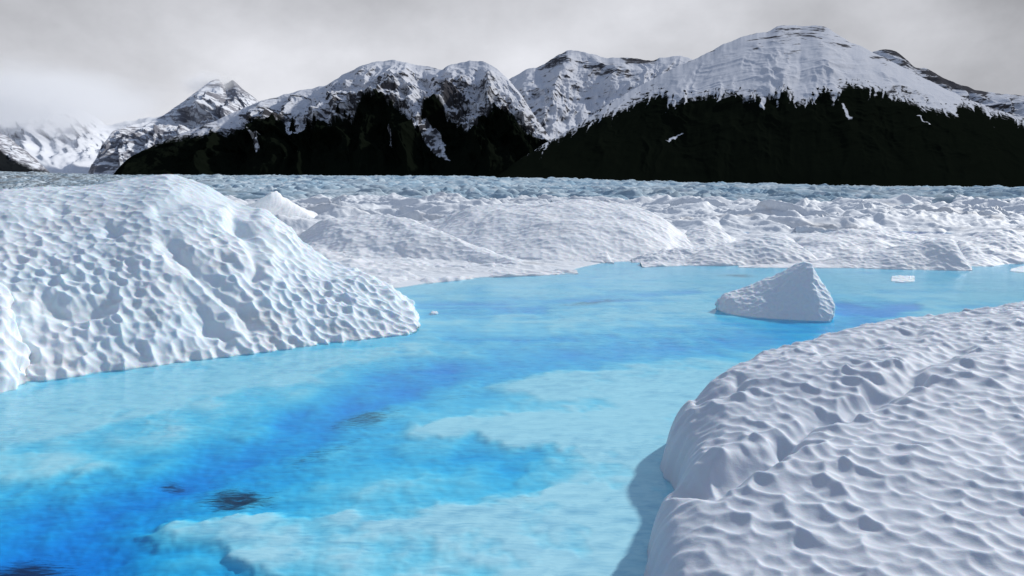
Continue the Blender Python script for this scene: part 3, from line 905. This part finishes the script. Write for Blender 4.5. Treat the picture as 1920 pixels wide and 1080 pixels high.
def mountain(name, crest, Yc, Yf, mat, nu, nv, back, p, relief, seed, treeline=None, tl_amp=10.0, rock0=0.45, patches=(), bare=(), foot_px=None, ridge_rough=3.0, spur=1.0, label=None, wob=1.0, fine=0.22, strata=0.75, lines=None, tl_soft=17.0, fingers=None):
    x0, x1 = crest[0][0], crest[-1][0]
    xs = np.linspace(x0, x1, nu)
    cyp = ptline(crest)(xs)
    cyp = np.convolve(np.pad(cyp, 2, mode='edge'), np.ones(5) / 5, 'valid')
    cyp = cyp + ridge_rough * (fbm(xs / 22, xs * 0, 4, seed) * 1.0)
    Yc = np.interp(xs, *zip(*Yc)) if isinstance(Yc, list) else np.full(nu, float(Yc))
    Yf = np.interp(xs, *zip(*Yf)) if isinstance(Yf, list) else np.full(nu, float(Yf))
    cX, cY, cZ = at_depth(xs, cyp, Yc)
    w_ = 15
    cZs = np.convolve(np.pad(cZ, w_, mode='edge'), np.hanning(2 * w_ + 3)[1:-1] / (w_ + 1), 'valid')
    s = (xs - 960) / F
    fpx = edge_px(s) + 6 if foot_px is None else np.full(nu, float(foot_px))
    fX, fY, fZ = at_depth(xs, fpx, Yf)
    cZ = np.maximum(cZ, fZ)
    nf = int(nv * 0.8)
    t = np.linspace(0, 1, nf)
    tb = np.linspace(0, 1, nv - nf + 1)[1:]
    C = lambda a: a[:, None]
    T_ = t[None, :]
    cZs = np.maximum(cZs, fZ)
    H = C(cZs - fZ)
    X = C(fX) + C(cX - fX) * T_
    Y = C(fY) + C(cY - fY) * T_
    Z = C(fZ) + H * (p * T_ + (1 - p) * T_ ** 2) + C(cZ - cZs) * T_ ** 7
    k = back / np.hypot(cX, cY)
    Xb, Yb = C(cX) * (1 + C(k) * tb), C(cY) * (1 + C(k) * tb)
    Zb = C(cZ) - (C(cZ - fZ) + 40) * tb ** 1.3
    X, Y, Z = (np.concatenate(q, 1) for q in ((X, Xb), (Y, Yb), (Z, Zb)))
    tt = np.concatenate([np.broadcast_to(T_, (nu, nf)), np.broadcast_to(1 - tb, (nu, nv - nf))], 1)
    env = np.sin(np.pi * np.clip(tt, 0, 1)) ** 0.7
    env = env * np.clip(H / 200.0, 0.0, 1.5)
    ux = xs[:, None] + 0 * tt
    # spurs run down the slope, broken by ledges
    wv = fbm(ux / 90, tt * 3.0, 3, seed + 5) * 0.5
    spurs = ridged(ux / 95 + wv, tt * 1.1 + wv * .3, 5, seed + 9, 0.42) - 0.5
    ledge = ridged(ux / 160 + wv, Z / 55 + wv, 4, seed + 15, 0.6) - 0.5
    disp = relief * env * (spurs * spur + 0.20 * ledge + fine * fbm(ux / 30, tt * 6, 4, seed + 21))
    px, py = project(X, Y, Z)
    n = np.stack([X * 0, -np.ones_like(X) * 0.8, np.ones_like(X) * 0.6], -1)
    Y = Y - disp * 0.9
    Z = Z + disp * 0.35 * (1 - tt ** 3)
    N = normals(X, Y, Z)
    N *= np.sign(N[..., 2:3].mean())
    steep = 1 - np.abs(N[..., 2])
    st1 = ridged(ux / 170 + wv, (py + 0.10 * ux) / 6.5 + wv * 3, 3, seed + 35, 0.6)
    st2 = fbm(ux / 60, py / 22, 3, seed + 37)
    rock = rock0 + 0.55 * (steep - np.median(steep)) + 0.22 * fbm(ux / 40, py / 9, 4, seed + 33) + strata * (st1 - 0.55) * sstep(-0.3, 0.4, st2)
    if lines is not None:
        rock = rock + lines(ux, py, wv)
    crest_d = np.clip(1 - (py - C(cyp)) / 14, 0, 1)
    rock = rock + 0.14 * crest_d
    for poly, ed, st in bare:
        rock = rock + st * sstep(-ed, ed, poly_sd(px + 6 * fbm(px / 20, py / 20, 3, 3), py + 4 * fbm(px / 20, py / 20, 3, 4), poly))
    forest = np.zeros_like(X)
    if treeline is not None:
        tl = ptline(treeline)(px) if not callable(treeline) else treeline(px)
        strk = 0.9 * tl_amp * fbm(px / 26, px * 0, 3, seed + 40) + fbm(px / 7 * wob, (py - tl) / 34, 4, seed + 41, 0.6) * tl_amp * 1.6 + fbm(px / 30, py / 60, 3, seed + 43) * tl_amp * 0.8
        forest = 0.5 + (py - tl + strk) / tl_soft
        forest = np.clip(forest, -0.2, 1.3)
        rock = rock + 0.42 * sstep(-42, -2, py - tl) * sstep(-0.3, 0.35, fbm(px / 18, py / 9, 4, seed + 61, 0.6))
        if fingers is not None:                       # avalanche chutes: thin tongues of snow fanning down into the trees
            dn = py - tl
            uu = px - dn * (px - fingers) / 800.0 + 9 * fbm(px / 22, py / 18, 3, seed + 51)
            for cw_, sd_, mxl, wd in ((16.0, 53, 44, 3.0), (8.0, 54, 22, 1.8)):
                ci = np.floor(uu / cw_).astype(np.int64)
                hh = h32(ci, ci * 0, ci * 0, seed + sd_)
                ctr = (0.3 + 0.4 * ((hh & 0xFF) / 255.0)) * cw_
                ln_ = mxl * ((hh >> 8 & 0xFF) / 255.0) ** 2.4 + 2
                tt_ = np.clip(1 - dn / ln_, 0, 1)
                forest = forest - 0.95 * sstep(wd * (0.25 + tt_), 0.4 * wd * tt_, np.abs(uu - ci * cw_ - ctr)) * (tt_ > 0) * (0.35 + 0.65 * tt_) * sstep(-0.45, 0.0, fbm(px / 14, py / 9, 3, seed + 59))
            # and stray clumps of trees above the line
            cl_ = fbm(px / 10, py / 8, 3, seed + 57, 0.6)
            forest = forest + 1.1 * sstep(0.18, 0.4, cl_) * sstep(-26, -4, dn) * sstep(4, -4, dn)
        for poly, ed in patches:
            sd = poly_sd(px + 6 * fbm(px / 12, py / 12, 3, 7), py + 6 * fbm(px / 12, py / 16, 3, 8), poly)
            forest = forest - 1.6 * sstep(-ed, ed, sd)
    o = grid_mesh(name, X, Y, Z, mat, {'rock': rock, 'forest': forest}, flip=False)
    tag(o, label, kind='structure')
    return px[:, :nf], py[:, :nf], X[:, :nf], Y[:, :nf], Z[:, :nf]


massif = [(196, 338), (210, 330), (228, 308), (250, 290), (290, 272), (340, 250), (400, 228), (440, 210), (482, 192), (530, 178), (580, 166), (612, 160), (640, 142), (680, 122), (710, 114),
          (740, 113), (790, 123), (830, 130), (838, 124), (860, 118), (880, 114), (905, 115), (930, 127), (955, 150), (975, 175), (995, 205), (1015, 235), (1035, 265), (1070, 305), (1100, 340)]
tl_massif = [(190, 300), (265, 277), (330, 258), (380, 249), (420, 240), (470, 225), (530, 220), (534, 245), (545, 258), (556, 258), (575, 243), (620, 240), (660, 226), (675, 210), (690, 196), (715, 190), (742, 197),
             (765, 216), (780, 240), (800, 205), (815, 198), (840, 208), (865, 225), (882, 246), (886, 250), (900, 225), (935, 208), (950, 200), (968, 212), (995, 235), (1020, 262), (1060, 300), (1100, 330)]
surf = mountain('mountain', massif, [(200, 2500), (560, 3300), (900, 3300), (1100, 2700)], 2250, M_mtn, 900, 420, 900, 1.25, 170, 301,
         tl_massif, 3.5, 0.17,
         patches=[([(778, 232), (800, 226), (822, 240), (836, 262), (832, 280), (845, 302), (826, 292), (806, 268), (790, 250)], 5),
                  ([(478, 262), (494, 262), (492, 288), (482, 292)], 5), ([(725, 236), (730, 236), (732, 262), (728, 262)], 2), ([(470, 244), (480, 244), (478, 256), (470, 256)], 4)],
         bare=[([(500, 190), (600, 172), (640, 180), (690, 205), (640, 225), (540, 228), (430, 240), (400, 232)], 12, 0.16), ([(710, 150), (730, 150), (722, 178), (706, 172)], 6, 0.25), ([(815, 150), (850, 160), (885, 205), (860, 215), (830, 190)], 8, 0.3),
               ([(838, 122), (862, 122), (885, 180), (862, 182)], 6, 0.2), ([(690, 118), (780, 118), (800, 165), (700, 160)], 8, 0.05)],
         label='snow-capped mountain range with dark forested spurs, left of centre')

midr = [(900, 230), (930, 175), (950, 152), (970, 140), (985, 130), (993, 128), (1007, 127), (1041, 107), (1059, 97), (1066, 93), (1074, 94), (1100, 99), (1137, 108), (1178, 108), (1205, 112), (1226, 114), (1237, 108), (1255, 107), (1278, 104), (1300, 112), (1340, 120), (1420, 160), (1500, 220)]
mountain('mountain', midr, 4600, 3000, M_mtn, 560, 320, 900, 1.0, 150, 331, None, 0, 0.18,
         bare=[([(1010, 128), (1060, 98), (1070, 118), (1050, 125), (1030, 138)], 9, 0.5), ([(1080, 112), (1150, 122), (1196, 140), (1190, 152), (1120, 140)], 8, 0.45),
               ([(1160, 106), (1235, 108), (1225, 122), (1180, 120)], 4, 0.5), ([(985, 150), (1110, 160), (1130, 250), (1010, 250)], 20, 0.06)],
         foot_px=330, label='snow-filled mountain basin with a dark jagged summit, in the middle distance')

def big_lines(ux, py, wv):
    q = py - 0.13 * np.abs(ux - 1500)
    ln = ridged(ux / 400 + wv * 0.3, q / 7.5 + wv * 0.5, 2, 371, 0.6)
    m = sstep(112, 88, q) * sstep(-0.25, 0.25, fbm(ux / 28, q / 7, 3, 373) + 0.25 * sstep(75, 55, q))
    return 0.62 * m * (ln - 0.25)


bigm = [(915, 342), (940, 325), (960, 308), (1020, 270), (1060, 248), (1100, 222), (1150, 190), (1200, 160), (1260, 130), (1320, 102), (1370, 77), (1400, 66), (1440, 59), (1456, 50), (1470, 47.5), (1500, 48), (1542, 48.5), (1556, 55), (1575, 68),
        (1590, 76), (1635, 97), (1690, 124), (1740, 150), (1800, 180), (1850, 199), (1920, 222), (2050, 265), (2200, 310), (2330, 350), (2400, 372)]
tl_big = [(915, 300), (1000, 275), (1040, 257), (1100, 226), (1160, 202), (1220, 174), (1236, 170), (1268, 187), (1290, 184), (1331, 174), (1368, 168), (1388, 169), (1392, 178), (1412, 174), (1442, 179), (1475, 165), (1498, 187), (1527, 178),
          (1546, 163), (1564, 183), (1576, 160), (1590, 152), (1612, 160), (1646, 165), (1701, 186), (1753, 200), (1790, 208), (1800, 190), (1850, 201), (1920, 224), (2100, 290), (2400, 372)]
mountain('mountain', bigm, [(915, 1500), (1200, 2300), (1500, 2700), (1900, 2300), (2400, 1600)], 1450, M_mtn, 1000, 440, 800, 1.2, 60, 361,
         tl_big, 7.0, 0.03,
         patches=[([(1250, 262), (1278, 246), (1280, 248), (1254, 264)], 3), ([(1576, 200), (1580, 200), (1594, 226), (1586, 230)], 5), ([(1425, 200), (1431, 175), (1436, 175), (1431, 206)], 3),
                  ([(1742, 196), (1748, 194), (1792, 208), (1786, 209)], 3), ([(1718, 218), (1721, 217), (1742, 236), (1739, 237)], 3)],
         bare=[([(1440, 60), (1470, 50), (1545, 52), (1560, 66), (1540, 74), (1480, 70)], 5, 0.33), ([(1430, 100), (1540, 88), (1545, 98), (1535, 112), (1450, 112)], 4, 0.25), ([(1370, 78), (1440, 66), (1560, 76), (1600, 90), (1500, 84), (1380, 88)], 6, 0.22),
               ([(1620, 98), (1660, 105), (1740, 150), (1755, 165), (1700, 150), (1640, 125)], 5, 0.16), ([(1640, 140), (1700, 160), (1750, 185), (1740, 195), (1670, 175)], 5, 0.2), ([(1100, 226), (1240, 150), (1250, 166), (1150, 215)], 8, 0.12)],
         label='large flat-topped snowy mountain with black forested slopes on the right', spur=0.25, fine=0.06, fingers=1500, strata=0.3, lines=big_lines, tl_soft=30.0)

farr = [(1560, 170), (1610, 115), (1630, 100), (1650, 93), (1672, 93), (1684, 98), (1700, 112), (1714, 127), (1735, 127), (1760, 141), (1790, 155), (1830, 169), (1870, 175), (1920, 179), (2000, 190), (2150, 215), (2350, 300)]
mountain('mountain', farr, 4200, 3200, M_mtn, 400, 220, 900, 1.1, 150, 391, None, 0, 0.42,
         bare=[([(1640, 90), (1690, 94), (1700, 112), (1660, 104)], 4, 0.3), ([(1712, 126), (1760, 140), (1850, 172), (1840, 182), (1740, 150)], 5, 0.4)], foot_px=330,
         label='dark rocky ridge dusted with snow behind the right-hand mountain')

peak = [(160, 334), (168, 318), (190, 280), (212, 246), (235, 236), (290, 226), (310, 214), (330, 200), (355, 182), (380, 164), (398, 150), (410, 148), (420, 160), (428, 155), (436, 149), (448, 160), (462, 172), (482, 187), (520, 215), (600, 290)]
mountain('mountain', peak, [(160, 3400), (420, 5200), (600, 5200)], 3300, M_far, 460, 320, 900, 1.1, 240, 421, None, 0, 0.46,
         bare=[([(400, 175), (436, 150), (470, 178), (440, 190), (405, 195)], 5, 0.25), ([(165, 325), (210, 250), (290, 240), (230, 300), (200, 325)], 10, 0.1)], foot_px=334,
         label='pointed snow-dusted rock peak behind the left end of the forested range')

lefts = [(-500, 150), (-300, 200), (-120, 225), (0, 250), (12, 254), (35, 272), (62, 294), (85, 315), (100, 330)]
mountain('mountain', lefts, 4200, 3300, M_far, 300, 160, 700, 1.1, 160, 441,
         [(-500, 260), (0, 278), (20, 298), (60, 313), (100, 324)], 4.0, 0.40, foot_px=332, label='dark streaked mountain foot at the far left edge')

ice = [(-700, 170), (-200, 180), (0, 196), (60, 190), (120, 196), (170, 212), (200, 236), (240, 226), (330, 215), (420, 240)]
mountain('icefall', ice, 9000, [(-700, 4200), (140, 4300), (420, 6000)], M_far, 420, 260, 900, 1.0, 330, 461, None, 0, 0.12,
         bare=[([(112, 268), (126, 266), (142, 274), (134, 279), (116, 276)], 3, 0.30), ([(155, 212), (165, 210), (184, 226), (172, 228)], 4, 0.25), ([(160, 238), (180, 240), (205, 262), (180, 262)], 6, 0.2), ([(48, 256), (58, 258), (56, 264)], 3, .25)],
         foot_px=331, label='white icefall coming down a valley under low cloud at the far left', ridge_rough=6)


# ------------------------------------------------------------------ lone conifers on the snowy bench of the range
m, T = new_mat('conifer_needles')
p = T.n('ShaderNodeBsdfDiffuse')
T.set(p.inputs['Color'], T.mix(T.noise(T.n('ShaderNodeNewGeometry').outputs['Position'], 0.3, 3, 0.6), c4(0.004, 0.005, 0.004), c4(0.010, 0.013, 0.009)))
out_surface(T, p.outputs[0])
M_needle = m
m, T = new_mat('conifer_bark')
p = T.n('ShaderNodeBsdfDiffuse')
T.set(p.inputs['Color'], T.mix(T.noise(None, 4.0, 3, 0.6), c4(0.015, 0.012, 0.010), c4(0.03, 0.026, 0.022)))
out_surface(T, p.outputs[0])
M_bark = m


def pydata(name, vs, fs, mat, parent):
    me = bpy.data.meshes.new(name)
    me.from_pydata(vs, [], fs)
    me.materials.append(mat)
    o = bpy.data.objects.new(name, me)
    COL.objects.link(o)
    o.parent = parent
    return o


def conifer(seed, label):
    """unit-high conifer: tapered trunk and tiers of drooping boughs"""
    rng = np.random.default_rng(seed)
    root = bpy.data.objects.new('conifer_tree', None)
    COL.objects.link(root)
    tag(root, label, 'conifer', 'lone conifers on the snowy bench')
    vs, fs = [], []
    for i, (zz, r) in enumerate(((-0.12, 0.045), (0.3, 0.03), (0.97, 0.006))):
        for k in range(7):
            vs.append((r * math.cos(k * 0.898), r * math.sin(k * 0.898), zz))
    for i in range(2):
        for k in range(7):
            fs.append((i * 7 + k, i * 7 + (k + 1) % 7, i * 7 + 7 + (k + 1) % 7, i * 7 + 7 + k))
    pydata('trunk', vs, fs, M_bark, root)
    vs, fs = [], []
    for i in range(420):
        q = rng.random() ** 0.8
        zz = 0.10 + 0.88 * q
        rad = (0.30 * (1 - q) ** 0.75 + 0.015) * (0.45 + 0.6 * rng.random())
        an = rng.random() * 6.283
        w = 0.045 * (1.2 - q) * (0.6 + rng.random())
        ca, sa = math.cos(an), math.sin(an)
        n = len(vs)
        tip = (rad * ca, rad * sa, zz - 0.35 * rad)
        mid = 0.5
        vs += [(0.2 * rad * ca, 0.2 * rad * sa, zz + 0.02), (mid * rad * ca - w * sa, mid * rad * sa + w * ca, zz - 0.10 * rad),
               tip, (mid * rad * ca + w * sa, mid * rad * sa - w * ca, zz - 0.10 * rad), (mid * rad * ca, mid * rad * sa, zz - 0.10 * rad - w * 1.3)]
        fs += [(n, n + 1, n + 4), (n + 1, n + 2, n + 4), (n + 2, n + 3, n + 4), (n + 3, n, n + 4), (n, n + 3, n + 2, n + 1)]
    pydata('crown', vs, fs, M_needle, root)
    return root


spx, spy, sX, sY, sZ = surf
for i, (x, y, hpx, lab) in enumerate((
        (556, 261, 30, 'tall narrow conifer standing apart at the left end of the snowy bench'),
        (581, 247, 20, 'left one of two conifers on the snow right of the tall narrow one'),
        (594, 246, 24, 'right one of two conifers on the snow right of the tall narrow one'),
        (641, 230, 19, 'bushy conifer, largest of the short row below the snow slope'),
        (650, 229, 15, 'conifer just right of the bushy one in the short row'),
        (657, 229, 13, 'small conifer near the right end of the short row'),
        (667, 227, 14, 'conifer at the right end of the short row'))):
    j = np.argmin((spx - x) ** 2 + (spy - y) ** 2)
    o = conifer(700 + i, lab)
    o.location = (sX.flat[j], sY.flat[j], sZ.flat[j])
    hh = hpx / F * sY.flat[j]
    o.scale = (hh, hh, hh)
    o.rotation_euler.z = i * 1.7

# ------------------------------------------------------------------ low cloud over the far left valley
def cloud(px, py, Y, rx, ry, rz, dens, seed, label):
    """soft-edged bank of mist: density thins out from the middle and breaks up in puffs"""
    m, T = new_mat('cloud_mist')
    oc = T.n('ShaderNodeTexCoord').outputs['Object']
    ln = T.n('ShaderNodeVectorMath', operation='LENGTH')
    T.set(ln.inputs[0], oc)
    nz = T.noise(T.vscale(oc, (1, 1, 0.8), (seed, 0, 0)), 2.2, 4, 0.6)
    r = T.math('ADD', ln.outputs['Value'], T.math('MULTIPLY', T.math('SUBTRACT', nz, 0.5), 1.1))
    f = T.ramp(r, 0.98, 0.25)
    pv = T.n('ShaderNodeVolumePrincipled')
    pv.inputs['Color'].default_value = c4(0.99, 0.99, 0.99)
    pv.inputs['Anisotropy'].default_value = 0.5
    T.set(pv.inputs['Density'], T.math('MULTIPLY', f, dens))
    o_ = T.n('ShaderNodeOutputMaterial')
    T.set(o_.inputs['Volume'], pv.outputs[0])
    nu, nv = 48, 24
    vs = [(0, 0, 1.3), (0, 0, -1.3)]
    fs = []
    for j in range(1, nv):
        v = math.pi * j / nv
        for i in range(nu):
            u = 2 * math.pi * i / nu
            vs.append((1.3 * math.cos(u) * math.sin(v), 1.3 * math.sin(u) * math.sin(v), 1.3 * math.cos(v)))
    for i in range(nu):
        k = (i + 1) % nu
        fs.append((0, 2 + i, 2 + k))
        fs.append((1, 2 + (nv - 2) * nu + k, 2 + (nv - 2) * nu + i))
        for j in range(nv - 2):
            p_, q_ = 2 + j * nu, 2 + (j + 1) * nu
            fs.append((p_ + i, q_ + i, q_ + k, p_ + k))
    me = bpy.data.meshes.new('cloud')
    me.from_pydata(vs, [], fs)
    me.materials.append(m)
    o = bpy.data.objects.new('cloud', me)
    COL.objects.link(o)
    o.location = tuple(float(q) for q in at_depth(px, py, Y))
    o.scale = (rx, ry, rz)
    tag(o, label, kind='stuff')


cloud(30, 192, 6000, 1050, 1200, 270, 0.0027, 3.0, 'low grey cloud hiding the top of the icefall')
cloud(392, 158, 5080, 170, 150, 80, 0.012, 8.0, 'wisp of mist on the pointed summit')
